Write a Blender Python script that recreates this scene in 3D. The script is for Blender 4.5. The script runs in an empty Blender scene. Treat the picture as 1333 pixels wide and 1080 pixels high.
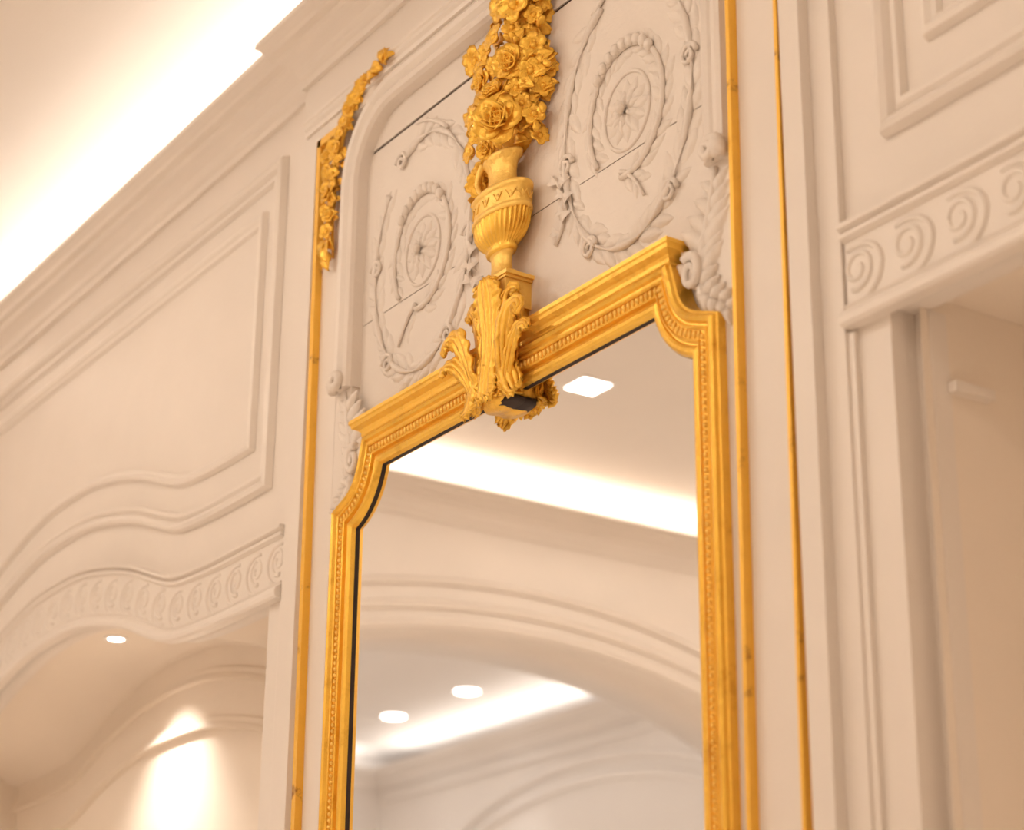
import bpy, math, random
from mathutils import Vector, Matrix
R = random.Random(7)
PI = math.pi
H = 1.55                      # eye height: heights below are measured from the eye, H puts the floor at 0
C = bpy.context.scene.collection
sin, cos, sqrt = math.sin, math.cos, math.sqrt

# ------------------------------------------------------------------ materials
def nodes(name):
    m = bpy.data.materials.new(name); m.use_nodes = True
    nt = m.node_tree; b = nt.nodes['Principled BSDF']
    return m, nt, b
def noise(nt, scale, detail=4, rough=.6):
    tc = nt.nodes.new('ShaderNodeTexCoord'); n = nt.nodes.new('ShaderNodeTexNoise')
    n.inputs['Scale'].default_value = scale; n.inputs['Detail'].default_value = detail
    n.inputs['Roughness'].default_value = rough
    nt.links.new(tc.outputs['Object'], n.inputs['Vector']); return n
def ramp(nt, src, stops):
    r = nt.nodes.new('ShaderNodeValToRGB'); e = r.color_ramp.elements
    while len(e) < len(stops): e.new(.5)
    for k, (p, c) in enumerate(stops): e[k].position = p; e[k].color = (*c, 1)
    nt.links.new(src, r.inputs[0]); return r
def bump(nt, b, src, dist, strength=1):
    u = nt.nodes.new('ShaderNodeBump'); u.inputs['Distance'].default_value = dist
    u.inputs['Strength'].default_value = strength
    nt.links.new(src, u.inputs['Height']); nt.links.new(u.outputs[0], b.inputs['Normal'])
def paint(name, col, var=.03, rough=.45, bscale=60, bd=.0006):
    m, nt, b = nodes(name)
    n = noise(nt, 3.0, 5)
    lo = tuple(c*(1-var) for c in col); hi = tuple(min(1, c*(1+var)) for c in col)
    r = ramp(nt, n.outputs['Fac'], [(.3, lo), (.7, hi)])
    nt.links.new(r.outputs[0], b.inputs['Base Color'])
    b.inputs['Roughness'].default_value = rough
    n2 = noise(nt, bscale, 3); bump(nt, b, n2.outputs['Fac'], bd)
    return m
WALLC = (.765, .695, .625)
M_WALL = paint('warm_white_paint', WALLC)
M_TRIM = paint('warm_white_trim_paint', (.775, .705, .635), .02, .4)
M_PANEL = paint('old_grey_white_paint', (.745, .672, .60), .05, .42, 90, .001)
M_RELIEF = paint('old_grey_white_relief_paint', (.745, .672, .60), .05, .45, 140, .0015)
M_CEIL = paint('ceiling_paint', (.80, .745, .685), .01, .8)
M_NICHE = paint('niche_paint_bounce_tint', (.81, .715, .61), .02, .6)  # alcove paint with the warm bounced light put into its colour
M_FAR = paint('cool_white_paint', (.82, .775, .735), .01, .7)
M_FLOOR = paint('pale_stone_floor', (.80, .73, .66), .05, .35)
def gold(name, col, dark, rough=.36, metal=.55, wear=(.30, .42), sc=22):
    m, nt, b = nodes(name)
    n = noise(nt, sc, 6, .7)
    r = ramp(nt, n.outputs['Fac'], [(wear[0], dark), (wear[1], col), (.75, tuple(min(1, c*1.08) for c in col))])
    nt.links.new(r.outputs[0], b.inputs['Base Color'])
    b.inputs['Metallic'].default_value = metal; b.inputs['Roughness'].default_value = rough
    n2 = noise(nt, 120, 4); bump(nt, b, n2.outputs['Fac'], .0015)
    return m
M_GOLD = gold('gilding', (.89, .53, .075), (.70, .37, .04), rough=.30, metal=.62, wear=(.28, .45))
M_GOLDF = gold('gilding_carved', (.87, .50, .06), (.64, .31, .03), .33, .5, (.28, .48), 48)
M_GOLDU = gold('gilding_pale', (.90, .58, .13), (.76, .43, .07), .38, .5, (.25, .45))
M_STRIP = gold('gilding_worn', (.87, .50, .07), (.34, .14, .03), .42, .5, (.30, .40))
def plain(name, col, rough=.6, metal=0):
    m, nt, b = nodes(name)
    n = noise(nt, 30, 4)
    r = ramp(nt, n.outputs['Fac'], [(.3, tuple(c*.7 for c in col)), (.7, tuple(min(1, c*1.2) for c in col))])
    nt.links.new(r.outputs[0], b.inputs['Base Color'])
    b.inputs['Roughness'].default_value = rough; b.inputs['Metallic'].default_value = metal
    return m
M_DARK = plain('bare_dark_wood', (.035, .018, .012), .7)
M_CRACK = plain('panel_joint_dark_wood', (.05, .022, .016), .9)  # dark wood inside the open board joints
M_MIRROR, _nt, _b = nodes('silvered_glass')
_b.inputs['Base Color'].default_value = (.93, .925, .92, 1); _b.inputs['Metallic'].default_value = 1; _b.inputs['Roughness'].default_value = .012
_n = noise(_nt, 1.2, 2); bump(_nt, _b, _n.outputs['Fac'], .0004, .3)
def emit(name, col, s):
    m, nt, b = nodes(name)
    b.inputs['Base Color'].default_value = (.9, .88, .85, 1)
    b.inputs['Emission Color'].default_value = (*col, 1); b.inputs['Emission Strength'].default_value = s
    return m
M_LAMP = emit("lamp_lens", (1, .95, .90), 7)
M_RING = paint('lamp_ring_white', (.85, .82, .78), .01, .4)

# ------------------------------------------------------------------ mesh builder
class MB:
    def __init__(s): s.v = []; s.f = []; s.sm = []
    def add(s, vs, fs, smooth=False):
        o = len(s.v); s.v += [Vector(q) for q in vs]
        s.f += [[i+o for i in f] for f in fs]; s.sm += [smooth]*len(fs)
        return s
    def box(s, x0, x1, y0, y1, z0, z1):
        vs = [(x, y, z) for x in (x0, x1) for y in (y0, y1) for z in (z0, z1)]
        return s.add(vs, [(0,1,3,2),(4,6,7,5),(0,4,5,1),(2,3,7,6),(0,2,6,4),(1,5,7,3)])
    def grid(s, rows, smooth=True, cu=False, cv=False):
        n = len(rows); m = len(rows[0]); vs = [q for r in rows for q in r]; fs = []
        for i in range(n if cu else n-1):
            for j in range(m if cv else m-1):
                a, b = i*m+j, i*m+(j+1) % m; c, d = ((i+1) % n)*m+(j+1) % m, ((i+1) % n)*m+j
                fs.append((a, b, c, d))
        return s.add(vs, fs, smooth)
    def ball(s, c, r, mat=None, nu=8, nv=6):
        c = Vector(c); rr = r if hasattr(r, '__len__') else (r, r, r); rows = []
        for i in range(nv+1):
            t = PI*i/nv; row = []
            for j in range(nu):
                a = 2*PI*j/nu; q = Vector((rr[0]*sin(t)*cos(a), rr[1]*sin(t)*sin(a), rr[2]*cos(t)))
                row.append(c + (mat @ q if mat else q))
            rows.append(row)
        return s.grid(rows, True, cv=True)
    def tube(s, pts, rad, n=8, flat=None):
        pts = [Vector(p) for p in pts]; rows = []; k = len(pts)
        up = Vector((0, -1, 0))
        for i, q in enumerate(pts):
            t = (pts[min(i+1, k-1)] - pts[max(i-1, 0)]).normalized()
            a = up.cross(t)
            if a.length < 1e-4: a = Vector((1, 0, 0)).cross(t)
            a.normalize(); b = t.cross(a)
            r = rad[i] if hasattr(rad, '__len__') else rad
            fl = flat or 1
            rows.append([q + a*r*cos(2*PI*j/n) + b*r*fl*sin(2*PI*j/n) for j in range(n)])
        s.grid(rows, True, cv=True)
        s.add(rows[0], [list(range(n))], True); s.add(rows[-1], [list(range(n))[::-1]], True)
        return s
    def lathe(s, prof, c, n=28, sx=1, sy=1, flute=None):
        rows = []
        for (r, z) in prof:
            row = []
            for j in range(n):
                a = 2*PI*j/n; q = r
                if flute and flute[0] <= z <= flute[1]: q = r*(1 - flute[2]*(.5+.5*cos(flute[3]*a)))
                row.append(Vector((c[0]+q*sx*cos(a), c[1]+q*sy*sin(a), z)))
            rows.append(row)
        return s.grid(rows, True, cv=True)
    def build(s, name, mat, parent=None, solid=0, edge=None):
        root = parent
        while root is not None and root.parent is not None: root = root.parent
        off = Vector((0, 0, H))
        if root is not None: off = off - Vector(root.get('_b', (0, 0, 0)))
        vs = [v + off for v in s.v]
        loc = Vector((0, 0, 0))
        if root is None and parent is None and vs:
            lo = [min(v[k] for v in vs) for k in range(3)]; hi = [max(v[k] for v in vs) for k in range(3)]
            loc = Vector(((lo[0]+hi[0])/2, (lo[1]+hi[1])/2, lo[2])); vs = [v-loc for v in vs]
        me = bpy.data.meshes.new(name); me.from_pydata([tuple(v) for v in vs], [], s.f)
        me.polygons.foreach_set('use_smooth', s.sm)
        me.materials.append(mat); me.validate(); me.update()
        import bmesh
        bm = bmesh.new(); bm.from_mesh(me); bmesh.ops.remove_doubles(bm, verts=bm.verts, dist=1e-6)
        bmesh.ops.recalc_face_normals(bm, faces=bm.faces); bm.to_mesh(me); bm.free()
        o = bpy.data.objects.new(name, me); C.objects.link(o); o.location = loc
        if parent is None: o['_b'] = tuple(loc)
        else: o.parent = parent
        if solid:
            md = o.modifiers.new('thickness', 'SOLIDIFY'); md.thickness = solid; md.offset = 0
        return o
def empty(name, loc, label, cat, group=None):
    o = bpy.data.objects.new(name, None); C.objects.link(o)
    o.location = (loc[0], loc[1], loc[2]+H); o['_b'] = (loc[0], loc[1], loc[2]+H)
    return tag(o, label, cat, group)
def tag(o, label=None, cat=None, group=None, kind=None):
    if label: o['label'] = label
    if cat: o['category'] = cat
    if group: o['group'] = group
    if kind: o['kind'] = kind
    return o
def struct(mb, name, mat, label=None):
    o = mb.build(name, mat); o['kind'] = 'structure'
    if label: o['label'] = label
    return o

# planes: a point (a, b) on a wall and a height h standing out of it
def back(y0): return lambda a, b, h: Vector((a, y0-h, b))            # main wall, faces -Y
def endw(x0): return lambda a, b, h: Vector((x0+h, a, b))            # end wall, faces +X
def oppo(y0): return lambda a, b, h: Vector((a, y0+h, b))            # opposite wall, faces +Y
def offsets(path, closed=False):
    n = len(path); out = []
    for i in range(n):
        if closed: p, q = path[i-1], path[(i+1) % n]
        else: p, q = path[max(i-1, 0)], path[min(i+1, n-1)]
        c = path[i]
        def nrm(a, b):
            d = (b[0]-a[0], b[1]-a[1]); l = math.hypot(*d) or 1
            return (-d[1]/l, d[0]/l)
        n1 = nrm(p, c) if (p != c) else nrm(c, q); n2 = nrm(c, q) if (q != c) else n1
        m = (n1[0]+n2[0], n1[1]+n2[1]); l2 = m[0]**2+m[1]**2
        k = 2/max(l2, .5); out.append((m[0]*k, m[1]*k))
    return out
def sweep(mb, path, prof, pl, closed=False, smooth=False):
    """prof: (u, h): u to the left of the path's direction, h out of the plane"""
    of = offsets(path, closed)
    rows = [[pl(c[0]+o[0]*u, c[1]+o[1]*u, h) for (u, h) in prof] for c, o in zip(path, of)]
    mb.grid(rows, smooth, cu=closed)
    if not closed:
        mb.add(rows[0], [list(range(len(prof)))]); mb.add(rows[-1], [list(range(len(prof)))[::-1]])
    return mb
def hsweep(mb, path, prof, closed=False):
    """horizontal moulding: path in XY, prof (p, z): p out to the left of the path"""
    of = offsets(path, closed)
    rows = [[Vector((c[0]+o[0]*p, c[1]+o[1]*p, z)) for (p, z) in prof] for c, o in zip(path, of)]
    mb.grid(rows, False, cu=closed)
    if not closed:
        mb.add(rows[0], [list(range(len(prof)))]); mb.add(rows[-1], [list(range(len(prof)))[::-1]])
    return mb
def arc(cx, cz, r, a0, a1, n, rz=None):
    rz = rz or r
    return [(cx+r*cos(a0+(a1-a0)*i/n), cz+rz*sin(a0+(a1-a0)*i/n)) for i in range(n+1)]
G = [(0,1),(.15,.965),(.3,.81),(.45,.58),(.58,.29),(.68,.1),(.8,.03),(.95,0),(2,0)]
def catmull(u):
    u = abs(u)
    for i in range(len(G)-1):
        if u <= G[i+1][0]:
            x0, y0 = G[i]; x1, y1 = G[i+1]
            m0 = 0 if i == 0 else (G[i+1][1]-G[i-1][1])/(G[i+1][0]-G[i-1][0])
            m1 = (G[i+2][1]-y0)/(G[i+2][0]-x0) if i+2 < len(G) else 0
            h = x1-x0; t = (u-x0)/h
            return (2*t**3-3*t*t+1)*y0+(t**3-2*t*t+t)*h*m0+(-2*t**3+3*t*t)*y1+(t**3-t*t)*h*m1
    return 0
BC = 2.0                                             # centre of a bay, from the mirror's axis
def serp(base, amp, x0, x1, c, n=72):
    return [(x0+(x1-x0)*i/n, base+amp*catmull(x0+(x1-x0)*i/n-c)) for i in range(n+1)]

XE, YO, XR = -3.15, -4.23, 3.6                        # end wall, opposite wall, near end of the room
YB = .03                                              # face of the two bays; the pilaster face is Y = 0
ZC = 2.40                                             # ceiling
ZT = 2.20                                             # top of the false walls in front of the light cove

# ------------------------------------------------------------------ shell
struct(MB().box(-8.4, XR+.4, YO-.5, .6, -H-.1, -H), 'floor', M_FLOOR)
struct(MB().box(XE-.18, XR+.4, YO-.5, .6, ZC, ZC+.1), 'ceiling', M_CEIL)
struct(MB().box(-8.4, XE-.18, YO-.5, .6, ZC, ZC+.1), 'ceiling_far_room', M_FAR)

def bay_wall(mb, sgn):
    """wall of one bay over its serpentine opening, with the shallow alcove behind"""
    xa, xb, c = sgn*.70, sgn*3.30, sgn*BC
    x0, x1 = sgn*.872, sgn*3.128
    low = serp(1.06, .160, x0, x1, c)
    top = [(x, ZT) for x, z in low]
    f = back(YB)
    mb.grid([[f(*q, 0) for q in low], [f(*q, 0) for q in top]], False)
    for a, b in ((xa, x0), (x1, xb)):                 # the jambs
        mb.add([f(a, -H, 0), f(b, -H, 0), f(b, ZT, 0), f(a, ZT, 0)], [(0,1,2,3)])
    mb.grid([[f(*q, 0) for q in low], [f(*q, -.05) for q in low]], True)
    for q in (x0, x1):
        zz = 1.06
        mb.add([f(q, -H, 0), f(q, zz, 0), f(q, zz, -.05), f(q, -H, -.05)], [(0,1,2,3)])
    mb.add([f(xa, ZT, 0), f(xb, ZT, 0), f(xb, ZT, -.4), f(xa, ZT, -.4)], [(0,1,2,3)])
    mb.add([f(xa, ZT, -.3), f(xb, ZT, -.3), f(xb, ZC, -.3), f(xa, ZC, -.3)], [(0,1,2,3)])
    return mb
wb = MB()
for sg in (-1, 1): bay_wall(wb, sg)
wb.box(-.80, -.70, .018, .35, -H, ZT); wb.box(.70, .80, .018, .35, -H, ZT)                  # secondary pilaster
wb.box(-.757, -.598, .012, .34, -H, ZT); wb.box(.598, .757, .012, .34, -H, ZT); wb.box(-.60, .60, .062, .34, -H, ZT); wb.box(-.60, .60, .02, .07, 2.0, ZT-.01)
wb.box(-.757, -.704, 0, .012, -H, ZT); wb.box(.716, .757, 0, .012, -H, ZT)
wb.box(-.7041, .7161, 0, .03, 1.985, ZT)
struct(wb, 'wall_back', M_WALL)

# alcoves: soffit, back wall and side walls
def alcove(sgn):
    c = sgn*BC; x0, x1 = sgn*.895, sgn*3.105; yb = .36; mb = MB()
    low = serp(1.075, .160, x0, x1, c)
    mb.grid([[Vector((x, YB+.03, z)) for x, z in low], [Vector((x, YB+.09, z+.004)) for x, z in low],
             [Vector((x, yb-.05, z+.004)) for x, z in low], [Vector((x, yb-.035, z-.012)) for x, z in low], [Vector((x, yb, z-.016)) for x, z in low]], True)
    mb.grid([[Vector((x, yb, z)) for x, z in low], [Vector((x, yb, -H)) for x, z in low]], False)
    for q in (x0, x1):
        mb.add([(q, YB+.03, -H), (q, YB+.03, 1.08), (q, yb, 1.08), (q, yb, -H)], [(0,1,2,3)])
    f = back(yb)
    for base, amp, s in ((.985, .150, .016), (.875, .140, .018)):
        pr = [(0, 0), (.002, s), (.012, s*.8), (.018, s*.5), (.030, s*.45), (.034, 0)]
        sweep(mb, serp(base, amp, x0, x1, c), pr if sgn > 0 else [(u, h) for u, h in pr][::-1], f) if sgn > 0 else \
        sweep(mb, serp(base, amp, x1, x0, c), pr, f)
    return mb
struct(alcove(-1), 'wall_alcove_left', M_NICHE)
struct(alcove(1), 'wall_alcove_right', M_NICHE)

# jamb mouldings of the two openings
jm = MB()
for sg in (-1, 1):
    a, b = sorted((sg*.80, sg*.812)); jm.box(a, b, YB-.008, YB+.02, -H, 1.045)
    a, b = sorted((sg*.872, sg*.897)); jm.box(a, b, YB+.044, YB+.075, -H, 1.058)
    a, b = sorted((sg*.885, sg*.912)); jm.box(a, b, YB+.07, YB+.14, .948, .962)
struct(jm, 'trim_1', M_TRIM)

# panel mouldings of the bays
def bay_panel(mb, sgn):
    c = sgn*BC; f = back(YB-.0005)
    for dx, top, base, amp, prof in ((.885, 2.045, 1.297, .160, [(0, 0), (.004, .012), (.012, .015), (.020, .011), (.026, .003), (.034, .008), (.042, .008), (.046, 0)]),
                                     (.972, 1.948, 1.402, .160, [(0, 0), (.004, .010), (.012, .012), (.020, .007), (.026, .006), (.030, 0)])):
        e = BC*2-dx
        lo = serp(base, amp, dx, e, BC)
        lo = [q for q in lo if q in (lo[0], lo[-1]) or dx+.07 < q[0] < e-.07]
        path = [(q[0], q[1]) for q in lo] + [(e, top), (dx, top)]      # counter-clockwise: u goes inward
        if sgn < 0: path = [(-x, z) for x, z in path][::-1]
        sweep(mb, path, [(u, h*1.35) for u, h in prof], f, closed=True)
    return mb
for k, sg in ((2, -1), (3, 1)): struct(bay_panel(MB(), sg), 'trim_%d' % k, M_TRIM)

# carved friezes over the openings
def frieze(sgn, label):
    c = sgn*BC; x0, x1 = .803, 3.14
    t = empty('scroll_frieze', (sgn*BC, YB, 1.05), label, 'frieze', 'scroll friezes over the alcoves')
    f = back(YB)
    def run(base, prof, name, amp=.162):
        mb = MB(); p = serp(base, amp, x0, x1, BC, 90)
        if sgn < 0: p = [(-x, z) for x, z in p][::-1]
        sweep(mb, p, prof, f); return mb.build(name, M_TRIM, t)
    run(1.050, [(0, 0), (0, .020), (.004, .025), (.012, .026), (.020, .023), (.025, .016), (.028, .012), (.033, .014), (.036, .008), (.036, 0)], 'bottom_moulding')
    run(1.086, [(0, 0), (0, .008), (.088, .008), (.088, 0)], 'band')
    run(1.174, [(0, 0), (0, .010), (.004, .018), (.010, .018), (.013, .010), (.018, .022), (.024, .022), (.026, 0)], 'top_fillet')
    mb = MB()
    for k in range(25):
        u = .825+.0925*k
        if u > 3.10: break
        z0 = 1.130+.162*catmull(u-BC)
        pts = []
        for i in range(26):                            # the curl
            a = -.6*PI+i*.115*PI; r = .030*(1-i/34)
            pts.append((u+r*cos(a)*sgn*1.0, z0+r*sin(a)))
        xx = [sgn*BC+(q[0]-u)+sgn*(u-BC) for q in pts]
        mb.tube([f(x, q[1], .008) for x, q in zip(xx, pts)], [.0048*(1-.35*i/25) for i in range(26)], 6)
        tail = []
        for i in range(13):                            # the wave that wraps it
            a = .62*PI-1.25*PI*i/12; r = .046+.012*max(0, i-7)/5
            tail.append(f(sgn*(u+r*cos(a)), z0-.004+r*.82*sin(a), .008))
        mb.tube(tail, [.0032+.0022*sin(PI*i/12) for i in range(13)], 6)
    mb.build('scroll_carving', M_TRIM, t)
    return t
frieze(-1, 'cream frieze of running scrolls above the alcove with the lit downlight')
frieze(1, 'blurred cream scroll frieze beside the two gilded strips')

# cornice, one closed run round the room, breaking forward over the pilaster
CP = [(0, 2.135), (.010, 2.135), (.014, 2.147), (.008, 2.152), (.016, 2.163), (.018, 2.172), (.022, 2.180), (.036, 2.196), (.048, 2.203), (.052, 2.214),
      (.066, 2.218), (.070, 2.228), (.080, 2.240), (.086, 2.244), (.086, 2.256), (.02, 2.256), (0, 2.25)]
def nl(p): return [(q, z) for q, z in p]
room = [(XE, YB), (XE, YO), (XR, YO), (XR, YB), (.757, YB), (.757, 0), (-.757, 0), (-.757, YB)]   # counter-clockwise from above
struct(hsweep(MB(), room, CP, closed=True), 'cornice', M_TRIM)
AP = [(-.01, 2.012), (.006, 2.012), (.008, 2.020), (.004, 2.024), (.010, 2.030), (.010, 2.038), (.014, 2.041), (.014, 2.048), (-.01, 2.048)]
struct(hsweep(MB(), [(.745, .0), (-.745, .0)], AP), 'trim_4', M_TRIM)

# ------------------------------------------------------------------ end wall with the wide arch (seen in the mirror)
AC, AA, AB, AS = -2.10, 1.60, .80, .97
def archpath(c, a, b, s, n=48): return [(c-a, -H)] + [(c+a*cos(PI-PI*i/n), s+b*sin(PI*i/n)) for i in range(n+1)] + [(c+a, -H)]
def arch_wall(mb, pl, y0, y1, ztop, c, a, b, s, thick):
    inn = [(c+a*cos(PI-PI*i/48), s+b*sin(PI*i/48)) for i in range(49)]
    for h in (0, -thick):
        mb.grid([[pl(*q, h) for q in inn], [pl(q[0], ztop, h) for q in inn]], False)
        for p0, p1 in ((y0, c-a), (c+a, y1)):
            mb.add([pl(p0, -H, h), pl(p1, -H, h), pl(p1, ztop, h), pl(p0, ztop, h)], [(0,1,2,3)])
    ap = archpath(c, a, b, s)
    mb.grid([[pl(*q, 0) for q in ap], [pl(*q, -thick) for q in ap]], True)
    mb.add([pl(y0, ztop, 0), pl(y1, ztop, 0), pl(y1, ztop, -thick), pl(y0, ztop, -thick)], [(0,1,2,3)])
    return mb
ew = arch_wall(MB(), endw(XE), YO-.4, .35, ZT, AC, AA, AB, AS, .37)
ew.box(XE-.21, XE-.17, YO-.4, .45, ZT, ZC)
struct(ew, 'wall_end', M_WALL)
at_ = MB()
for da, h, w in ((.008, .016, .03), (.075, .02, .035), (.165, .022, .03)):
    sweep(at_, archpath(AC, AA+da, AB+da*.95, AS)[::-1], [(0, 0), (-.002, h)][::1] and [(0, 0), (0, h*.7), (-w*.4, h), (-w*.8, h*.6), (-w, 0)], endw(XE+.0005)) if False else \
    sweep(at_, archpath(AC, AA+da, AB+da*.95, AS), [(0, 0), (0, h*.7), (w*.4, h), (w*.8, h*.6), (w, 0)], endw(XE+.0005))
struct(at_, 'trim_5', M_TRIM)

# room shell further round: opposite wall, near wall, and the room beyond the arch
struct(MB().box(XE-.4, XR+.4, YO-.1, YO, -H, ZT), 'wall_opposite', M_WALL)
struct(MB().box(XE-.4, XR+.4, YO-.42, YO-.32, ZT-.1, ZC), 'wall_opposite_cove', M_CEIL)
struct(MB().box(XR, XR+.1, YO-.4, .4, -H, ZC), 'wall_right', M_WALL)
XF = -7.83
fr = MB()
fr.box(XF-.5, XE-.37, YO-.1, YO, -H, ZT); fr.box(XF-.5, XE-.37, YO-.45, YO-.38, ZT-.1, ZC)
struct(fr, 'wall_far_room_side', M_FAR)
fr = MB(); fr.box(XF-.1, XF, YO-.1, .5, -H, ZT); fr.box(XF-.42, XF-.35, YO-.45, .5, ZT-.1, ZC)
struct(fr, 'wall_far_room_end', M_FAR)
struct(MB().box(XF-.1, XE-.37, YB+.02, YB+.12, -H, ZC), 'wall_far_room_inner', M_FAR)
struct(hsweep(MB(), [(XF, YB+.02), (XF, YO), (XE-.37, YO), (XE-.37, YB+.02)], CP, closed=True), 'cornice_far_room', M_FAR)
ft = MB()
fc, fa, fb, fs = -5.75, 1.55, .62, 1.25
for da, h, w in ((0, .03, .05), (.10, .035, .04)):
    sweep(ft, archpath(fc, fa+da, fb+da, fs), [(0, 0), (0, h*.7), (w*.4, h), (w*.8, h*.6), (w, 0)], oppo(YO+.0005))
sweep(ft, [(fc-2, 2.06), (fc+2.2, 2.06)], [(0, 0), (0, .02), (.03, .02), (.03, 0)], oppo(YO+.0005))
struct(ft, 'trim_6', M_FAR)

# ------------------------------------------------------------------ trumeau panel (white, carved)
YP = .030                                             # ground of the old panel
tp = empty('carved_overmantel', (0, YP, -1.3), 'tall off-white carved wood panel holding the gilt mirror, cracked across its top', 'carved panel')
b = MB()
b.box(-.600, .600, YP, .06, 1.10, 1.5245); b.box(-.600, .600, YP, .06, 1.5265, 1.886); b.box(-.600, .600, YP, .06, 1.893, 2.0)
b.box(-.600, .600, YP+.006, .058, 1.10, 2.0)
b.box(-.597, -.538, .012, YP+.001, -1.3, 1.405); b.box(.538, .597, .012, YP+.001, -1.3, 1.405)
bd_ = b.build('board', M_PANEL, tp)
b = MB(); b.box(-.53, .53, YP+.0035, YP+.008, 1.885, 1.894); b.box(-.53, .53, YP+.0015, YP+.008, 1.524, 1.527)
b.build('joint', M_CRACK, bd_)['label'] = 'dark open joint across the boards'
# arched moulding
r_ = .13
ap = [(.535, 1.40), (.535, 1.955-r_)] + arc(.535-r_, 1.955-r_, r_, 0, PI/2, 14)[1:] + arc(-.535+r_, 1.955-r_, r_, PI/2, PI, 14) + [(-.535, 1.40)]
prof = [(0, -.02), (0, .004), (-.004, .012), (-.012, .016), (-.020, .012), (-.024, .008), (-.034, .016), (-.044, .018), (-.052, .014), (-.054, .004), (-.058, .004), (-.060, -.02)]
b = MB(); sweep(b, ap, prof, back(.012)); b.build('arched_moulding', M_PANEL, tp)
# knobs where the moulding ends in a small volute
for sg in (-1, 1):
    b = MB(); f = back(0)
    pts = [f(sg*(.565+.020*(1-i/26)*cos(-.8+i*.45)), 1.412+.020*(1-i/26)*sin(-.8+i*.45), .004+.012*i/22) for i in range(22)]
    b.tube(pts, [.011*(1-.5*i/22) for i in range(22)], 8)
    b.ball(f(sg*.578, 1.412, .008), (.016, .012, .018))
    b.build('volute', M_RELIEF, tp)

def frame_at(pos, nrm, up):
    z = Vector(nrm).normalized(); x = Vector(up) - z*Vector(up).dot(z); x.normalize(); y = z.cross(x)
    return Vector(pos), Matrix((x, y, z)).transposed()
def leaf(mb, pos, direc, nrm, L, W, curl=.25, fold=.25, serr=4, n=8):
    """a pointed leaf from its base: direc along it, nrm its face"""
    p, m = frame_at(pos, nrm, direc); rows = []
    for i in range(n+1):
        t = i/n; w = W*(sin(PI*min(1, t*.92+.08))**.8)*(1+.22*(abs((t*serr) % 1-.5)-.25)) * (1 if t < 1 else .05)
        row = []
        for j in (-1, -.5, 0, .5, 1):
            q = Vector((L*t, w*j, L*curl*(sin(t*PI*.9)-.9*t*t) + W*fold*abs(j)))
            row.append(p + m @ q)
        rows.append(row)
    return mb.grid(rows, True)
def rleaf(mb, pos, direc, nrm, L, W, hgt, bend=0, n=7):
    """a leaf carved in relief: rounded, ridged, its edge on the ground"""
    p, m = frame_at(pos, nrm, direc); rows = []
    for i in range(n+1):
        t = i/n; w = W*max(.06, sin(PI*min(1, t*.90+.10)))**.75*(1 if i % 2 else .86)
        e = max(.1, sin(PI*(t*.8+.12)))
        rows.append([p + m @ Vector((L*t, w*j + bend*L*t*t, hgt*e*(1-abs(j)**1.6)*(.72 if j == 0 else 1) - .0015)) for j in (-1, -.8, -.45, 0, .45, .8, 1)])
    return mb.grid(rows, True)
def petal(mb, p, m, L, W, tilt, a, cup, n=5):
    rows = []
    ca, sa = cos(a), sin(a)
    for i in range(n+1):
        t = i/n; w = W*sin(PI*(.12+.78*t))**.7; row = []
        for j in (-1, -.5, 0, .5, 1):
            rr = L*t*cos(tilt) - cup*L*.35*t*t*(1 if tilt > .5 else -.6); zz = L*t*sin(tilt) + cup*abs(j)*w*.7 + .12*L*sin(t*PI)
            x, y = rr, w*j
            row.append(p + m @ Vector((x*ca-y*sa, x*sa+y*ca, zz)))
        rows.append(row)
    return mb.grid(rows, True)
def rose(mb, pos, nrm, r, rnd):
    p, m = frame_at(pos, nrm, (.3, .2, 1))
    for (k, L, tilt, cup, ph) in ((5, 1.0, .25, .45, 0), (5, .85, .7, .55, .6), (4, .65, 1.05, .6, .2), (3, .5, 1.3, .6, .9)):
        for i in range(k):
            petal(mb, p, m, r*L, r*.62*L, tilt+rnd.uniform(-.1, .1), 2*PI*(i+ph)/k+rnd.uniform(-.1, .1), cup)
    mb.ball(p+m @ Vector((0, 0, r*.2)), r*.28, nu=8, nv=6)
def blossom(mb, pos, nrm, r, rnd, k=5):
    p, m = frame_at(pos, nrm, (.2, .3, 1)); ph = rnd.random()*6
    for i in range(k): petal(mb, p, m, r, r*.48, .32, ph+2*PI*i/k, .35, 4)
    mb.ball(p+m @ Vector((0, 0, r*.15)), r*.27, nu=8, nv=5)
    for i in range(6):
        a = 2*PI*i/6; mb.ball(p+m @ Vector((r*.33*cos(a), r*.33*sin(a), r*.2)), r*.09, nu=5, nv=4)

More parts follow.
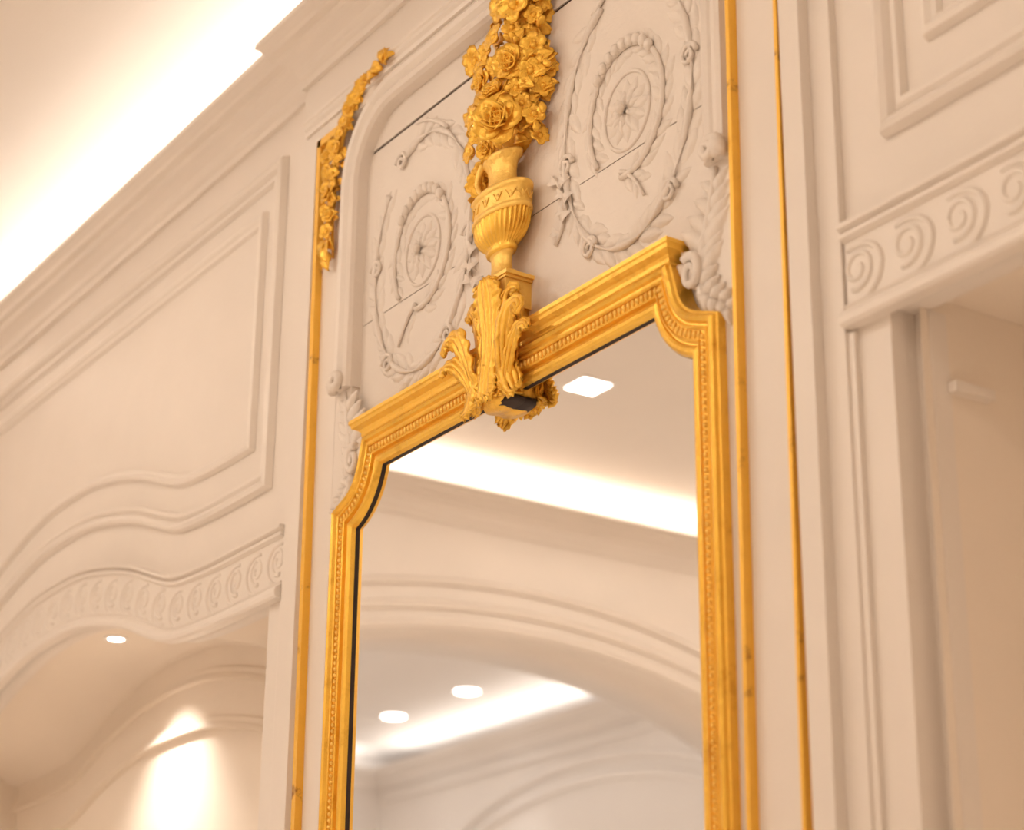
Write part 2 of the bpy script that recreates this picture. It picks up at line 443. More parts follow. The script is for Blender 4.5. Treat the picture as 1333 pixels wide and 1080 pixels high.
# carved scroll relief of the upper panel
rn = random.Random(3)
def relief(sg):
    cx, cz = sg*.315, 1.602
    f = back(YP)
    def along(mb, pts, size, h, both=True, step=1):
        for i in range(1, len(pts)-1, step):
            a, c = pts[i], pts[i+1]; d = Vector((c[0]-a[0], 0, c[1]-a[1])).normalized()
            nn = Vector((d.z, 0, -d.x))
            for s_ in ((1, -1) if both else (1,)):
                k = size*rn.uniform(.75, 1.2)
                dd = (d*1 + nn*s_*rn.uniform(.5, .9))
                rleaf(mb, f(a[0]+nn.x*s_*size*.06, a[1]+nn.z*s_*size*.06, 0), dd, (0, -1, 0), k, k*.25, h*.8, s_*rn.uniform(-.1, .45))
    # outer wreath: oval of acanthus that ends in curling stems
    b = MB()
    oval = [(cx+.170*cos(t), cz+.236*sin(t)) for t in [PI*.62+(2*PI*.93)*i/64*sg*-1*-1 for i in range(65)]]
    b.tube([f(*q, .004) for q in oval], [.0045+.003*sin(i*.9) for i in range(65)], 6)
    along(b, oval[::2], .056, .011)
    tail = [(cx-sg*(.02-.0*i)+sg*.0, cz+.236) for i in range(1)]
    tail = [(cx-sg*.085+sg*.013*i, cz+.215+.012*i-.0006*i*i) for i in range(10)]
    b.tube([f(*q, .004) for q in tail], [.006*(1-i/12) for i in range(10)], 6)
    for q in ((cx-sg*.165, cz-.03), (cx+sg*.165, cz+.02), (cx-sg*.10, cz-.205), (cx+sg*.11, cz-.19), (cx+sg*.08, cz+.215)):
        sp = [f(q[0]+.02*(1-i/24)*cos(i*.5)*sg, q[1]+.02*(1-i/24)*sin(i*.5), .006) for i in range(20)]
        b.tube(sp, [.005*(1-.5*i/20) for i in range(20)], 6)
    b.build('oval_wreath', M_RELIEF, tp)
    # inner ring
    b = MB()
    ring = [(cx+.098*cos(t), cz+.116*sin(t)) for t in [PI*1.45+2*PI*.88*i/44 for i in range(45)]]
    b.tube([f(*q, .004) for q in ring], [.005]*45, 6)
    along(b, ring[::2], .042, .010)
    for i in range(9):
        t = PI*.25+PI*.5*i/8; b.ball(f(cx+.098*cos(t), cz+.120*sin(t), .009), (.010, .008, .011), nu=7, nv=5)
    st = [(cx+.098*cos(PI*1.45)+sg*.012*i, cz-.104-.004*i-.0018*i*i) for i in range(6)]
    b.tube([f(*q, .004) for q in st], [.005*(1-.1*i) for i in range(6)], 6)
    along(b, st, .04, .008, True, 2)
    b.build('inner_wreath', M_RELIEF, tp)
    # rosette
    b = MB()
    for rr, k, hh_, ph in ((.052, 12, .010, 0), (.036, 9, .015, .2), (.022, 6, .018, .4)):
        for i in range(k):
            a = 2*PI*i/k+ph; rleaf(b, f(cx+.006*cos(a), cz+.006*sin(a), 0), (cos(a), 0, sin(a)), (0, -1, 0), rr, rr*.27, hh_)
    b.ball(f(cx, cz, .015), (.009, .008, .009))
    b.tube([f(cx+.060*cos(2*PI*i/40), cz+.068*sin(2*PI*i/40), .001) for i in range(41)], .0035, 6)
    b.build('rosette', M_RELIEF, tp)
for sg in (-1, 1): relief(sg)
# central stems beside the urn
for sg in (-1, 1):
    b = MB(); f = back(YP)
    pts = [(sg*(.118+.030*sin(i*.42)), 1.44+.016*i) for i in range(9)]
    b.tube([f(*q, .003) for q in pts], [.004]*9, 6)
    for i, q in enumerate(pts[1:-1]): leaf(b, f(*q, .004), (sg*(1 if i % 2 else -1), 0, .6), (0, -1, 0), .028, .009, .3, .3, 2, 5)
    b.build('tendril', M_RELIEF, tp)

def acanthus(mb, spine, widths, normals, lobes=5, ribs=3, fl=.006, cup=.2, nv=13, per=4):
    """a broad ribbed leaf along a 3-D spine, its edge cut into lobes"""
    pts = [Vector(q) for q in spine]
    fine = []; n = (len(pts)-1)*per
    for i in range(n+1):
        t = i/per; k = min(int(t), len(pts)-2); u = t-k
        p0, p1, p2, p3 = pts[max(k-1, 0)], pts[k], pts[k+1], pts[min(k+2, len(pts)-1)]
        q = .5*((2*p1)+(p2-p0)*u+(2*p0-5*p1+4*p2-p3)*u*u+(3*p1-p0-3*p2+p3)*u**3)
        w = widths[k]*(1-u)+widths[k+1]*u
        nn = (Vector(normals[k])*(1-u)+Vector(normals[k+1])*u).normalized()
        fine.append((q, w, nn))
    rows = []
    for i, (q, w, nn) in enumerate(fine):
        t = (fine[min(i+1, n)][0]-fine[max(i-1, 0)][0]).normalized()
        s = t.cross(nn).normalized(); nn = s.cross(t).normalized(); T = i/n
        row = []
        for j in range(nv):
            v = -1+2*j/(nv-1)
            lob = 1+.20*(abs(((T*lobes+.25*abs(v)) % 1)-.5)*2-.5)*abs(v)**1.5
            h = -cup*w*v*v + fl*cos(v*PI*ribs)*(1-.3*abs(v)) + fl*1.3*abs(v)**3*cos(T*lobes*2*PI)
            row.append(q + s*w*v*lob + nn*h)
        rows.append(row)
    return mb.grid(rows, True)

# white plumes in the notched corners
for sg in (-1, 1):
    b = MB(); f = back(.012)
    sp = [(.556, 1.392), (.549, 1.362), (.541, 1.332), (.533, 1.302), (.524, 1.275), (.516, 1.250), (.510, 1.228)]
    b.tube([f(sg*x, z, .003) for x, z in sp], [.004, .005, .006, .007, .008, .009, .010], 8)
    for i, (x, z) in enumerate(sp[1:]):
        k = .030+.007*i
        for s_ in (-1, 1):
            if i > 3 and s_ < 0: k *= .75
            rleaf(b, f(sg*x, z-.012, 0), (sg*s_*.42, 0, .9), (0, -1, 0), k*1.5, k*.40, .012+.001*i, sg*-s_*.35)
    sp2 = [(.512, 1.222), (.520, 1.204), (.536, 1.190), (.556, 1.178), (.572, 1.160)]
    for i, (x, z) in enumerate(sp2):
        for s_ in (-1, 1):
            rleaf(b, f(sg*x, z, .002), (sg*(.7+.3*s_*.4), 0, -.5+s_*.55), (0, -1, 0), .042-.004*i, .013-.001*i, .016, sg*s_*.3)
    pts = [f(sg*(.502+.022*(1-i/30)*cos(2.2-i*.4)), 1.240+.028*(1-i/30)*sin(2.2-i*.4), .012) for i in range(24)]
    b.tube(pts, [.0085*(1-.5*i/24) for i in range(24)], 8)
    b.build('corner_plume', M_RELIEF, tp)

# ------------------------------------------------------------------ gilded strips
def lean_bar(mb, xt, xb, zt, zb, w, y0, y1):
    vs = []
    for z, x in ((zb, xb), (zt, xt)):
        vs += [(x, y0, z), (x+w, y0, z), (x+w, y1, z), (x, y1, z)]
    for z, x in ((zb, xb), (zt, xt)): pass
    return mb.add(vs, [(0,1,2,3),(4,7,6,5),(0,4,5,1),(1,5,6,2),(2,6,7,3),(3,7,4,0)])
def strip(name, label, xt, xb, zt, w, y0, y1, top=None):
    t = empty(name, ((xt+xb)/2, y1, -1.3), label, 'gilded strip', 'gilded strips edging the mirror panel')
    b = MB(); n = 1
    sl = (xt-xb)/1.4
    lean_bar(b, xb+sl*(zt-.5), xb+sl*(-1.8), zt, -1.3, w, y0, y1)
    b.build('upright', M_STRIP, t)
    if top:
        b = MB(); b.box(top[0], top[1], y0, y1, zt-.016, zt); b.build('top_rail', M_STRIP, t)
    return t
strip('gilded_strip', 'worn gilded strip edging the panel behind the hanging flower garland', -.694, -.673, 1.984, .014, -.003, .0125, (-.694, -.58))
strip('gilded_strip', 'wide worn gilded strip close beside the mirror frame, speckled with brown', .605, .593, 2.0, .008, -.0030, .0125)
strip('gilded_strip', 'thin gilded strip on plain pilaster, outermost of the right pair', .711, .699, 1.984, .0065, -.0025, .0125)

# ------------------------------------------------------------------ the mirror
mi = empty('trumeau_mirror', (0, .012, -1.2), 'tall wall mirror in a carved golden frame with notched upper corners', 'mirror')
XI, ZI, CXN, CZN, RN = .4965, 1.207, .54, 1.24, .138
a0 = math.atan2(1.109-CZN, XI-CXN); a1 = math.atan2(ZI-CZN, -(sqrt(RN**2-(ZI-CZN)**2)))
a1 = a1 if a1 < 0 else a1-2*PI
right = [(XI, -1.15)] + [(CXN+RN*cos(a0+(a1-a0)*i/12), CZN+RN*sin(a0+(a1-a0)*i/12)) for i in range(13)]
left = [(-x, z) for x, z in right][::-1]
inner = right + left                                  # runs up the right stile, over, down the left: outside is to the right
FP = [(0, -.012), (0, -.010), (-.003, -.003), (-.007, .000), (-.012, .001), (-.016, -.001), (-.018, -.004), (-.021, -.004), (-.022, .003), (-.025, .004), (-.026, .001),
      (-.040, .001), (-.041, .005), (-.044, .006), (-.046, .003), (-.049, .003), (-.052, .009), (-.057, .011), (-.062, .008), (-.064, .003), (-.068, .002), (-.068, -.0285)]
b = MB(); sweep(b, inner, FP, back(0)); fr_ = b.build('frame', M_GOLD, mi)
# inner face: bare wood rebate, dark
b = MB(); sweep(b, inner, [(.0005, -.0165), (.0005, -.0105), (-.004, -.0105), (-.004, -.0165)], back(0)); b.build('rebate', M_DARK, fr_)['label'] = 'dark bare wood edge inside the gilding'
# crown moulding of the top rail
zc = ZI+.062
CR = [(-.006, zc), (.010, zc), (.012, zc+.004), (.012, zc+.010), (.016, zc+.014), (.022, zc+.017), (.026, zc+.019), (.027, zc+.025), (.030, zc+.027), (.030, zc+.0335), (-.006, zc+.0335)]
b = MB()
for sg in (1, -1):
    cp_ = [(.448, .0285), (.448, .006), (.050, .006)] if sg > 0 else [(-.036, .006), (-.448, .006), (-.448, .0285)]
    hsweep(b, cp_, CR)
b.build('crown_moulding', M_GOLD, mi)
b = MB(); b.box(-.448, .448, -.004, .0285, ZI+.04, zc+.033); b.build('rail_backing', M_GOLD, mi)
# ornament rows
def polyline(path, step):
    out = []; acc = step/2
    for (x0, z0), (x1, z1) in zip(path, path[1:]):
        L = math.hypot(x1-x0, z1-z0)
        if L < 1e-6: continue
        while acc < L:
            t = acc/L; out.append((x0+(x1-x0)*t, z0+(z1-z0)*t, (x1-x0)/L, (z1-z0)/L)); acc += step
        acc -= L
    return out
of = offsets(inner)
mid = [(c[0]-o[0]*.033, c[1]-o[1]*.033) for c, o in zip(inner, of)]
beads = {-1: MB(), 1: MB()}; tongues = MB()
for x, z, dx, dz in polyline(mid, .0112):
    if z < .15: continue
    m = Matrix(((dx, 0, -dz), (0, 1, 0), (dz, 0, dx)))
    if z > 1.13 or abs(x) < .4: tongues.ball((x, -.001, z), (.0036, .0055, .0068), m, 7, 5)
    else: beads[1 if x > 0 else -1].ball((x, -.002, z), (.0042, .0050, .0042), None, 7, 5)
beads[-1].build('bead_row', M_GOLDU, fr_); beads[1].build('bead_row', M_GOLDU, fr_); tongues.build('tongue_row', M_GOLDU, fr_)
# glass
gl = [(c[0]-o[0]*.003, c[1]-o[1]*.003) for c, o in zip(inner, of)]
b = MB(); n_ = len(gl)
b.add([(x, .0148, z) for x, z in gl] + [(x, .0180, z) for x, z in gl], [list(range(n_)), [n_+i for i in range(n_)][::-1]] + [(i, (i+1) % n_, n_+(i+1) % n_, n_+i) for i in range(n_)])
b.build('glass', M_MIRROR, mi)

# ------------------------------------------------------------------ acanthus bracket on the top rail
BRB = MB.build
def flat_build(s, name, mat, parent=None, solid=0, edge=None):
    s.v = [Vector((v.x, v.y*.46 if v.y < 0 else v.y, 1.412-(1.412-v.z)*.95)) for v in s.v]
    return BRB(s, name, mat, parent, solid)
MB.build = flat_build
br = empty('acanthus_bracket', (0, 0, 1.165), 'golden carved acanthus bracket clasping the top rail of the mirror frame', 'bracket')
b = MB()
for z0, z1, w, d in ((1.350, 1.400, .043, .060), (1.400, 1.405, .047, .066), (1.405, 1.412, .052, .071)):
    b.box(-w, w, .014-d, .030, z0, z1)
b.build('pedestal', M_GOLDU, br)
b = MB(); core = [(.001, 1.168), (.035, 1.172), (.052, 1.19), (.056, 1.22), (.050, 1.26), (.050, 1.30), (.050, 1.34), (.046, 1.37), (.040, 1.385), (.001, 1.386)]
b.lathe(core, (0, -.004, 0), 32, 1, 1.05, (1.18, 1.38, .10, 12)); b.build('core', M_GOLDF, br)
b = MB(); b.lathe([(.001, 1.170), (.030, 1.171), (.037, 1.174), (.037, 1.181), (.001, 1.183)], (.016, .0, 0), 24, 1, .95); b.build('underside', M_DARK, br)['label'] = 'dark unpainted underside, its shade put into the colour'  # dark disc: bare wood, with the shade under the bracket in its colour
def al(name, spine, widths, normals, lobes=5, ribs=3, fl=.005, cup=.25):
    b = MB(); acanthus(b, spine, widths, normals, lobes+3, ribs+1, fl*.9, cup, 19, 6); return b.build(name, M_GOLDF, br, .005)
F_ = (0, -1, 0)
al('leaf', [(0, -.055, 1.185), (0, -.062, 1.23), (0, -.056, 1.29), (0, -.064, 1.345), (0, -.072, 1.375), (0, -.078, 1.398), (0, -.076, 1.408)], [.020, .028, .032, .038, .040, .032, .012], [F_]*7, 6, 3)
for sg in (-1, 1):
    n1 = (sg*.8, -.7, 0)
    al('leaf', [(sg*.038, -.040, 1.18), (sg*.050, -.044, 1.23), (sg*.046, -.036, 1.28), (sg*.050, -.040, 1.33), (sg*.062, -.046, 1.362), (sg*.074, -.050, 1.358)], [.020, .026, .024, .028, .024, .008], [n1]*6, 6, 3)
    n2 = (sg*.5, -.8, .5)
    al('side_leaf', [(sg*.044, -.050, 1.215), (sg*.054, -.072, 1.26), (sg*.066, -.084, 1.295), (sg*.082, -.088, 1.322), (sg*.102, -.090, 1.328), (sg*.114, -.094, 1.314), (sg*.106, -.098, 1.300)], [.014, .018, .022, .022, .018, .013, .006], [n2]*7, 5, 2, .004)
    al('side_leaf', [(sg*.048, -.050, 1.20), (sg*.060, -.060, 1.232), (sg*.078, -.070, 1.262), (sg*.100, -.076, 1.282), (sg*.122, -.080, 1.280), (sg*.132, -.082, 1.266)], [.010, .014, .016, .016, .013, .006], [n2]*6, 4, 2, .004)
    al('tip_leaf', [(sg*.040, -.040, 1.26), (sg*.052, -.052, 1.225), (sg*.062, -.050, 1.200), (sg*.072, -.052, 1.183), (sg*.080, -.056, 1.177)], [.018, .026, .028, .022, .008], [(sg*.6, -.8, 0)]*5, 4, 3)
al('tip_leaf', [(0, -.060, 1.25), (0, -.068, 1.215), (0, -.070, 1.198), (0, -.076, 1.184), (0, -.084, 1.180)], [.020, .028, .030, .026, .010], [F_, F_, F_, (0, -1, .2), (0, -.7, .7)], 4, 3)
rk = random.Random(5)
b = MB()
for i in range(16):
    a = PI+PI*(i+.5)/16; r0 = .060
    leaf(b, (r0*.9*cos(a), -.004+r0*sin(a), 1.206), (.5*cos(a), .5*sin(a), -1), (cos(a), sin(a), .4), .034, .009, -.25, .3, 2, 6)
b.build('leaf_fringe', M_GOLDF, br, .003)

MB.build = BRB
# ------------------------------------------------------------------ urn and its flowers
ur = empty('flower_urn', (0, -.02, 1.412), 'golden fluted urn overflowing with carved roses and leaves on the bracket', 'urn')
UY = -.002; SX, SY = 1.40, .64
b = MB(); b.lathe([(.001, 1.412), (.031, 1.412), (.031, 1.418), (.026, 1.422), (.020, 1.428), (.0185, 1.440), (.0190, 1.455), (.022, 1.462), (.027, 1.466), (.001, 1.467)], (0, UY, 0), 32, SX, SY); b.build('foot', M_GOLDU, ur)
b = MB(); b.lathe([(.001, 1.462), (.026, 1.462), (.029, 1.468), (.026, 1.472), (.033, 1.478), (.044, 1.490), (.051, 1.505), (.0535, 1.520), (.0535, 1.528), (.001, 1.529)], (0, UY, 0), 160, SX, SY, (1.474, 1.524, .10, 34)); b.build('bowl', M_GOLD, ur)
b = MB(); b.lathe([(.001, 1.524), (.053, 1.524), (.0555, 1.527), (.0555, 1.532), (.0525, 1.535), (.0525, 1.537), (.0520, 1.562), (.0535, 1.564), (.0565, 1.567), (.0565, 1.573), (.052, 1.577), (.030, 1.581), (.001, 1.581)], (0, UY, 0), 64, SX, SY)
for k in range(14):
    a = 2*PI*(k+.5)/14
    p, m = frame_at((.0525*SX*cos(a), UY+.0525*SY*sin(a), 1.549), (cos(a)*SY, sin(a)*SX, 0), (0, 0, 1))
    for s_ in (-1, 1):
        b.tube([p+m @ Vector((-.008*cos(i*.5)*.9, s_*(.0055-.0042*cos(i*.5)), .0005)) for i in range(10)], .0013, 5)
    leaf(b, p+m @ Vector((-.006, 0, 0)), m @ Vector((1, 0, 0)), m @ Vector((0, 0, 1)), .013, .0030, .1, .2, 2, 4)
b.build('rim_band', M_GOLDU, ur)
b = MB(); b.lathe([(.001, 1.578), (.036, 1.578), (.030, 1.586), (.0265, 1.598), (.0260, 1.612), (.028, 1.626), (.033, 1.636), (.037, 1.640), (.037, 1.645), (.032, 1.648), (.001, 1.646)], (0, UY, 0), 32, SX, SY); b.build('neck', M_GOLDU, ur)
b = MB(); b.tube([(-.046-.018*sin(PI*i/14), UY-.010, 1.648-.060*i/14) for i in range(15)], [.0064*(1-.3*i/14) for i in range(15)], 8)
b.build('handle', M_GOLDU, ur)

rf = random.Random(11)
def nrm_for(x, z):
    return Vector((x*5+rf.uniform(-.3, .3), -1, rf.uniform(-.35, .25)))
def put(kind, x, z, h, r, par, d=None, nn=None, mat=None):
    b = MB(); p = (x, YP-h, z); nn = nn or nrm_for(x, z-0)
    if kind == 'rose': rose(b, p, nn, r, rf)
    elif kind == 'blossom': blossom(b, p, nn, r, rf)
    elif kind == 'bud':
        d = Vector(d or (0, 0, -1)).normalized()
        pp, m = frame_at(p, d, (0, 1, 0)); b.ball(p, (r*.55, r*.55, r), m)
        for i in range(4): leaf(b, pp-d*r*.8, d*1.0+(m @ Vector((cos(i*PI/2), sin(i*PI/2), 0)))*.45, m @ Vector((cos(i*PI/2), sin(i*PI/2), 0)), r*1.7, r*.4, .25, .3, 2, 5)
    else: leaf(b, p, d, nn, r, r*.36, rf.uniform(.15, .4), .3, 4, 8)
    return b.build(kind, mat or M_GOLDF, par, .0022 if kind != 'bud' else 0)
body = MB()                                            # the mass the flowers are carved from
for (x, z, rx, rz) in ((.0, 1.70, .060, .045), (.0, 1.765, .070, .055), (.005, 1.84, .055, .05), (.04, 1.91, .032, .05), (.045, 1.98, .022, .05), (-.074, 1.64, .014, .06)):
    body.ball((x, YP-.004, z), (rx, .030, rz), None, 16, 10)
body.build('foliage_mass', M_GOLDF, ur)
ENV = [(1.56, -.085, -.062), (1.61, -.105, -.055), (1.655, -.105, -.045), (1.662, -.110, .098), (1.70, -.105, .090), (1.735, -.112, .116), (1.79, -.110, .130), (1.818, -.100, .112), (1.84, -.098, .082), (1.872, -.095, .104), (1.885, -.040, .112), (1.93, -.015, .122), (2.02, -.005, .105)]
def env(z):
    for (z0, a0, b0), (z1, a1, b1) in zip(ENV, ENV[1:]):
        if z0 <= z <= z1:
            t = (z-z0)/(z1-z0); return a0+(a1-a0)*t, b0+(b1-b0)*t
    return 0, 0
def hh(x, z):
    a, b_ = env(z); t = (x-(a+b_)/2)/max(.01, (b_-a)/2); return .014+.042*sqrt(max(0, 1-t*t))*min(1, (b_-a)/.12)
def face(x, z, s_=1):
    a, b_ = env(z); t = (x-(a+b_)/2)/max(.01, (b_-a)/2)
    return Vector((t*(.9 if t > 0 else .35)+.15+rf.uniform(-.3, .3), -1, rf.uniform(-.45, .25)))
put('rose', .036, 1.690, .062, .043, ur, nn=(.7, -1, -.10))
put('rose', .022, 1.745, .058, .036, ur, nn=(.3, -1, .55))
put('rose', .058, 1.795, .055, .030, ur, nn=(.6, -1, -.2))
put('rose', -.030, 1.800, .050, .026, ur, nn=(-.2, -1, -.1))
taken = [(.036, 1.690, .036), (.022, 1.745, .028), (.058, 1.795, .024), (-.030, 1.800, .02)]
big = [(-.072, 1.866, .028), (.100, 1.815, .024), (.070, 1.905, .034), (.030, 1.925, .032), (.085, 1.955, .032), (.045, 1.975, .034), (.012, 1.865, .026), (.098, 1.765, .022), (-.085, 1.690, .022), (-.078, 1.625, .022), (.088, 1.690, .022), (-.074, 1.585, .018), (-.060, 1.745, .024), (.085, 1.655, .018), (-.04, 1.70, .022)]
for x, z, r in big:
    put('blossom', x, z, hh(x, z), r, ur, nn=face(x, z)); taken.append((x, z, r*.8))
n_, tries = 0, 0
while n_ < 24 and tries < 4000:
    tries += 1; z = rf.uniform(1.58, 2.0); a, b_ = env(z); x = rf.uniform(a+.012, b_-.012); r = rf.uniform(.013, .021)
    if any((x-p)**2+(z-q)**2 < (r+t)**2*.60 for p, q, t in taken): continue
    put('blossom' if rf.random() < .75 else 'rose', x, z, hh(x, z)-.004, r, ur, nn=face(x, z)); taken.append((x, z, r*.8)); n_ += 1
n_ = 0
while n_ < 58:
    z = rf.uniform(1.56, 2.01); a, b_ = env(z); edge = n_ % 2
    x = (a+rf.uniform(.0, .016) if rf.random() < .5 else b_-rf.uniform(0, .016)) if edge else rf.uniform(a, b_)
    o_ = Vector((x-.012, 0, (z-1.77)*.25 + rf.uniform(-.05, .05))).normalized()
    d = (o_.x, rf.uniform(-.35, -.05), o_.z); L = rf.uniform(.026, .044)
    x0 = x-o_.x*L*(.75 if edge else .3)
    put('leaf', x0, z-o_.z*L*.5, hh(x0, z)*(.55 if edge else .85), L, ur, d, (d[0]*.3+rf.uniform(-.4, .4), -1, rf.uniform(-.4, .4))); n_ += 1
for i in range(20):                                   # blossoms turned out at the right side
    z = 1.672+.0165*i+rf.uniform(-.006, .006); a, b_ = env(z); q = i % 2
    x = b_-.012-.020*q-rf.uniform(0, .008)
    put('blossom', x, z, .012+.016*q+rf.uniform(0, .008), rf.uniform(.013, .020), ur, nn=(1, -.55-.3*q+rf.uniform(-.2, .2), rf.uniform(-.6, .2)))
for i in range(26):
    z = 1.66+.0132*i; a, b_ = env(z); x = b_-.022-rf.uniform(0, .02)
    put('leaf', x, z, rf.uniform(.010, .034), rf.uniform(.026, .042), ur, (rf.uniform(.5, 1), rf.uniform(-.3, 0), rf.uniform(-.9, .6)), (rf.uniform(.2, .9), -1, rf.uniform(-.5, .3)))
for x, z, d in ((.118, 1.690, (.25, 0, -1)), (.100, 1.662, (.2, 0, -1)), (-.105, 1.700, (-.5, 0, -1)), (-.098, 1.835, (-.9, 0, -.4)), (-.072, 1.555, (-.1, 0, -1)), (.130, 1.770, (.6, 0, -.8)), (.112, 1.86, (.9, 0, .6)), (.05, 1.83, (.4, -1, .3)), (.062, 1.845, (.2, -1, .6)), (.045, 1.852, (-.2, -1, .6)), (.073, 1.832, (.6, -1, .3))):
    put('bud', x, z, .030 if d[1] == 0 else .052, .012, ur, d)

# ------------------------------------------------------------------ garland in the left spandrel
ga = empty('flower_garland', (-.63, 0, 1.66), 'small golden flower garland draped over the arched corner moulding', 'garland')
gy = YP-.012
def gput(kind, x, z, h, r, d=None): return put(kind, x, z, (YP-.012)+h+.012-.012, r, ga, d, (rf.uniform(-.1, .6), -1, rf.uniform(-.2, .3)))
gp = [(-.640, 1.925, .017), (-.622, 1.940, .016), (-.612, 1.915, .015), (-.638, 1.890, .016), (-.616, 1.875, .017), (-.640, 1.855, .015), (-.628, 1.835, .021), (-.612, 1.818, .014), (-.642, 1.805, .014), (-.622, 1.785, .016), (-.630, 1.755, .018), (-.612, 1.850, .013),
      (-.600, 1.930, .013), (-.592, 1.955, .015), (-.575, 1.975, .017), (-.555, 1.995, .018), (-.532, 2.008, .020), (-.508, 2.022, .019), (-.486, 2.030, .017), (-.595, 1.900, .012)]
for i, (x, z, r) in enumerate(gp): gput('blossom' if i % 3 else 'rose', x, z, .016, r)
for i in range(60):
    x, z, r = gp[i % len(gp)]; a = rf.uniform(0, 2*PI)
    gput('leaf', x+.006*cos(a), z+.006*sin(a), .010, rf.uniform(.014, .022), (cos(a), -.15, sin(a)))
for x, z, d, L in ((-.630, 1.735, (.1, -.1, -1), .05), (-.624, 1.74, (.5, -.1, -1), .035), (-.638, 1.74, (-.5, -.1, -1), .035), (-.630, 1.71, (.05, 0, -1), .04)): gput('leaf', x, z, .012, L, d)
for x, z, a in ((-.42, 2.018, 2.6), (-.405, 2.022, .4), (-.41, 2.025, 1.3), (-.42, 2.03, .9), (-.435, 2.015, 3.3), (-.40, 2.03, 2.0)):
    gput('leaf', x, z, .022, .034, (cos(a), -.2, sin(a)))
gput('bud', -.628, 1.700, .012, .010, (0, 0, -1))
b = MB(); b.tube([(-.63, .010, 1.70), (-.63, .004, 1.80), (-.622, .004, 1.90), (-.59, .0, 1.95), (-.54, -.006, 1.998), (-.48, -.010, 2.024), (-.42, -.012, 2.022)], [.002, .005, .006, .005, .005, .004, .003], 8)
b.build('stem', M_GOLDF, ga)

# ------------------------------------------------------------------ lamps
def lamp(name, label, x, y, z, r, square=False, group=None):
    t = empty(name, (x, y, z-.004), label, 'ceiling light', group)
    ring = MB(); lens = MB()
    if square:
        for a, b_, c, d in ((-r-.012, -r, -r-.012, r+.012), (r, r+.012, -r-.012, r+.012), (-r, r, -r-.012, -r), (-r, r, r, r+.012)):
            ring.box(x+a, x+b_, y+c, y+d, z-.004, z+.002)
        lens.box(x-r, x+r, y-r, y+r, z-.003, z+.001)
    else:
        n = 32; c = [(x, y)]
        rows = [[Vector((x+q*cos(2*PI*i/n), y+q*sin(2*PI*i/n), zz)) for i in range(n)] for q, zz in ((r+.010, z+.001), (r+.010, z-.004), (r, z-.004), (r, z+.001))]
        ring.grid(rows, False, cv=True)
        lens.add([(x+r*cos(2*PI*i/n), y+r*sin(2*PI*i/n), z-.003) for i in range(n)] + [(x+r*cos(2*PI*i/n), y+r*sin(2*PI*i/n), z+.001) for i in range(n)],
                 [list(range(n)), [n+i for i in range(n)][::-1]] + [(i, (i+1) % n, n+(i+1) % n, n+i) for i in range(n)])
    ring.build('trim_ring', M_RING, t); lens.build('lens', M_LAMP, t)['label'] = 'glowing white lens'
    return t
def light(kind, name, loc, energy, col, rot=None, **k):
    l = bpy.data.lights.new(name, kind); l.energy = energy; l.color = col
    for a, v in k.items(): setattr(l, a, v)
    o = bpy.data.objects.new(name, l); C.objects.link(o); o.location = (loc[0], loc[1], loc[2]+H)
    if rot: o.rotation_euler = rot
    return o
WARM = (1, .875, .75); COVE = (1, .93, .86); NEUT = (1, .95, .90); HOT = (1, .72, .44)
zl = 1.075+.16+.004
lamp('recessed_downlight', 'small round downlight glowing in the left alcove soffit', -1.985, .17, zl, .020)
lamp('square_downlight', 'single diamond-shaped ceiling light reflected near the mirror top', -2.35, -1.83, ZC, .055, True)
lamp('round_downlight', 'upper of the two round ceiling lights reflected through the arch', -6.27, -3.85, ZC, .065, group='round ceiling lights seen in the mirror')
lamp('round_downlight', 'lower of the two round ceiling lights reflected through the arch', -7.03, -3.85, ZC, .065, group='round ceiling lights seen in the mirror')
for sg in (-1, 1):
    light('SPOT', 'alcove_spot', (sg*1.985, .185, zl-.008), 30 if sg < 0 else 48, (1, .92, .84), rot=(math.radians(4), 0, 0), spot_size=math.radians(100), spot_blend=1.0, shadow_soft_size=.018)
for x, e in ((-1.6, 27), (.4, 19), (2.2, 17)):
    for y in (-1.83, -3.2): light('SPOT', 'added_ceiling_fill', (x, y, ZC-.012), e, WARM, spot_size=math.radians(174), spot_blend=.15, shadow_soft_size=.06)  # added broad fill at the ceiling, without fixtures, to brighten the walls
for x, y in ((-2.35, -1.9), (-1.2, -2.7), (0, -1.9), (1.2, -2.7), (2.4, -1.9)):          # added narrow beams on the floor, whose bounce fills the room
    light('SPOT', 'added_floor_beam', (x, y, ZC-.012), 225 if x < -.5 else 160, WARM, spot_size=math.radians(58), spot_blend=.8, shadow_soft_size=.05)
for x in (-5.0, -6.4): light('SPOT', 'added_floor_beam', (x, -2.1, ZC-.012), 300, NEUT, spot_size=math.radians(58), spot_blend=.8, shadow_soft_size=.05)  # same added floor beams for bounce in the far room
for x in (-6.27, -7.03): light('SPOT', 'far_room_spot', (x, -3.85, ZC-.01), 22, NEUT, spot_size=math.radians(80), spot_blend=1, shadow_soft_size=.06)
for x in (-4.9, -6.5): light('SPOT', 'far_room_spot', (x, -1.9, ZC-.012), 30, NEUT, spot_size=math.radians(174), spot_blend=.15, shadow_soft_size=.1)  # added broad fill for the far room, no fixture here
def cove(name, cx, cy, z, lx, ly, energy, col, rot=(PI, 0, 0)):
    return light('AREA', name, (cx, cy, z), energy, col, rot=rot, shape='RECTANGLE', size=lx, size_y=ly)
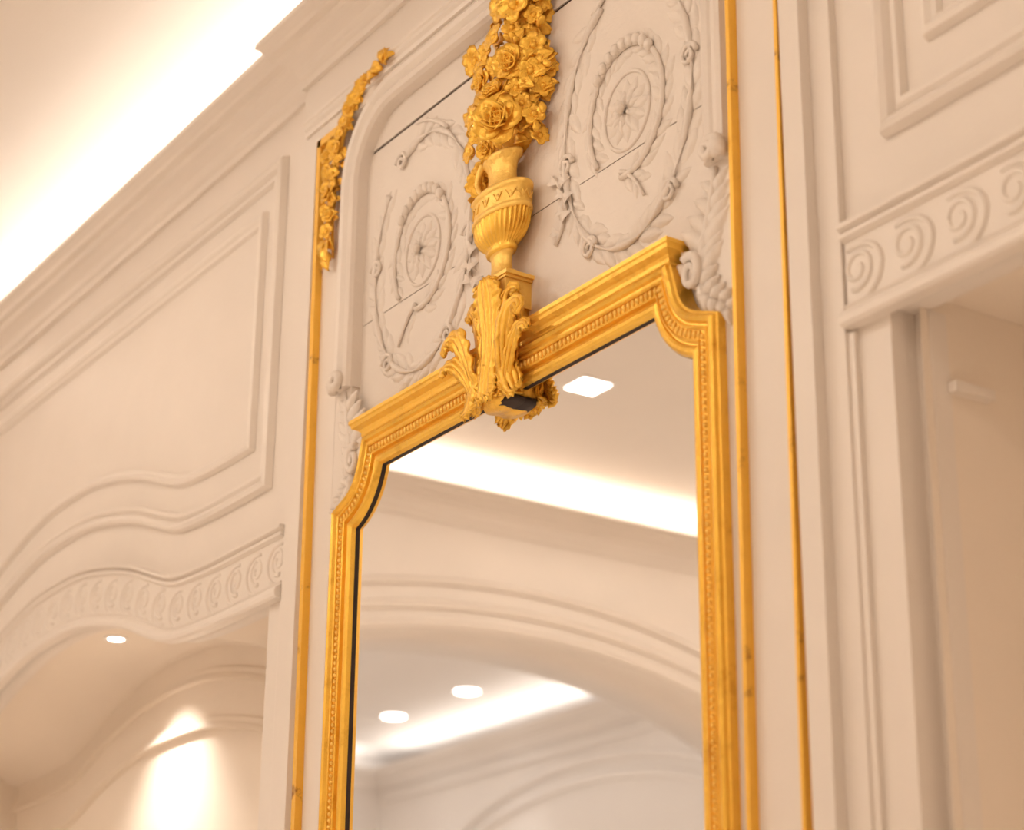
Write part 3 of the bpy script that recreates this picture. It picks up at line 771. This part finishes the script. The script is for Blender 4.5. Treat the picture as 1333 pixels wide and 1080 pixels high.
cove('cove_strip_back', (XE+XR)/2, .13, ZT+.012, XR-XE, .06, 17, COVE, (PI+.75, 0, 0))
cove('cove_strip_opposite', (XE+XR)/2, YO-.12, ZT+.012, XR-XE, .06, 17, COVE, (PI-.75, 0, 0))
cove('cove_strip_end', XE-.07, YO/2, ZT+.012, .06, -YO, 11, COVE, (PI, -.75, 0))
cove('cove_strip_far_side', (XF+XE-.37)/2, YO-.12, ZT+.012, 4.2, .06, 9, NEUT, (PI-.75, 0, 0))
cove('cove_strip_far_end', XF-.12, YO/2, ZT+.012, .06, -YO, 7, NEUT, (PI, -.75, 0))
cove('cove_strip_far_arch', XE-.30, YO/2, ZT+.012, .06, -YO, 5, NEUT, (PI, .75, 0))

w = bpy.data.worlds.new('world'); bpy.context.scene.world = w; w.use_nodes = True
w.node_tree.nodes['Background'].inputs[0].default_value = (.9, .75, .6, 1); w.node_tree.nodes['Background'].inputs[1].default_value = .05

# ------------------------------------------------------------------ camera
cd = bpy.data.cameras.new('camera'); co = bpy.data.objects.new('camera', cd); C.objects.link(co)
yaw, pit, rol = math.radians(56.67), math.radians(20.609), math.radians(.506)
fw = Vector((-sin(yaw)*cos(pit), cos(yaw)*cos(pit), sin(pit))); rt = fw.cross(Vector((0, 0, 1))).normalized(); up = rt.cross(fw)
r2 = rt*cos(rol)+up*sin(rol); u2 = up*cos(rol)-rt*sin(rol)
co.matrix_world = Matrix.Translation((2.618, -1.7, H)) @ Matrix((r2, u2, -fw)).transposed().to_4x4()
cd.sensor_width = 36; cd.lens = 71.584; cd.clip_start = .05
cd.dof.use_dof = True; cd.dof.focus_distance = 3.42; cd.dof.aperture_fstop = 3.2
sc = bpy.context.scene; sc.camera = co
for o in bpy.data.objects:
    if '_b' in o: del o['_b']
sc.view_settings.view_transform = 'Standard'; sc.view_settings.look = 'None'; sc.view_settings.gamma = 1
sc.view_settings.exposure = 0.54; sc.view_settings.use_curve_mapping = False
sc.cycles.use_denoising = True; sc.cycles.max_bounces = 12; sc.cycles.diffuse_bounces = 6; sc.cycles.sample_clamp_indirect = 6
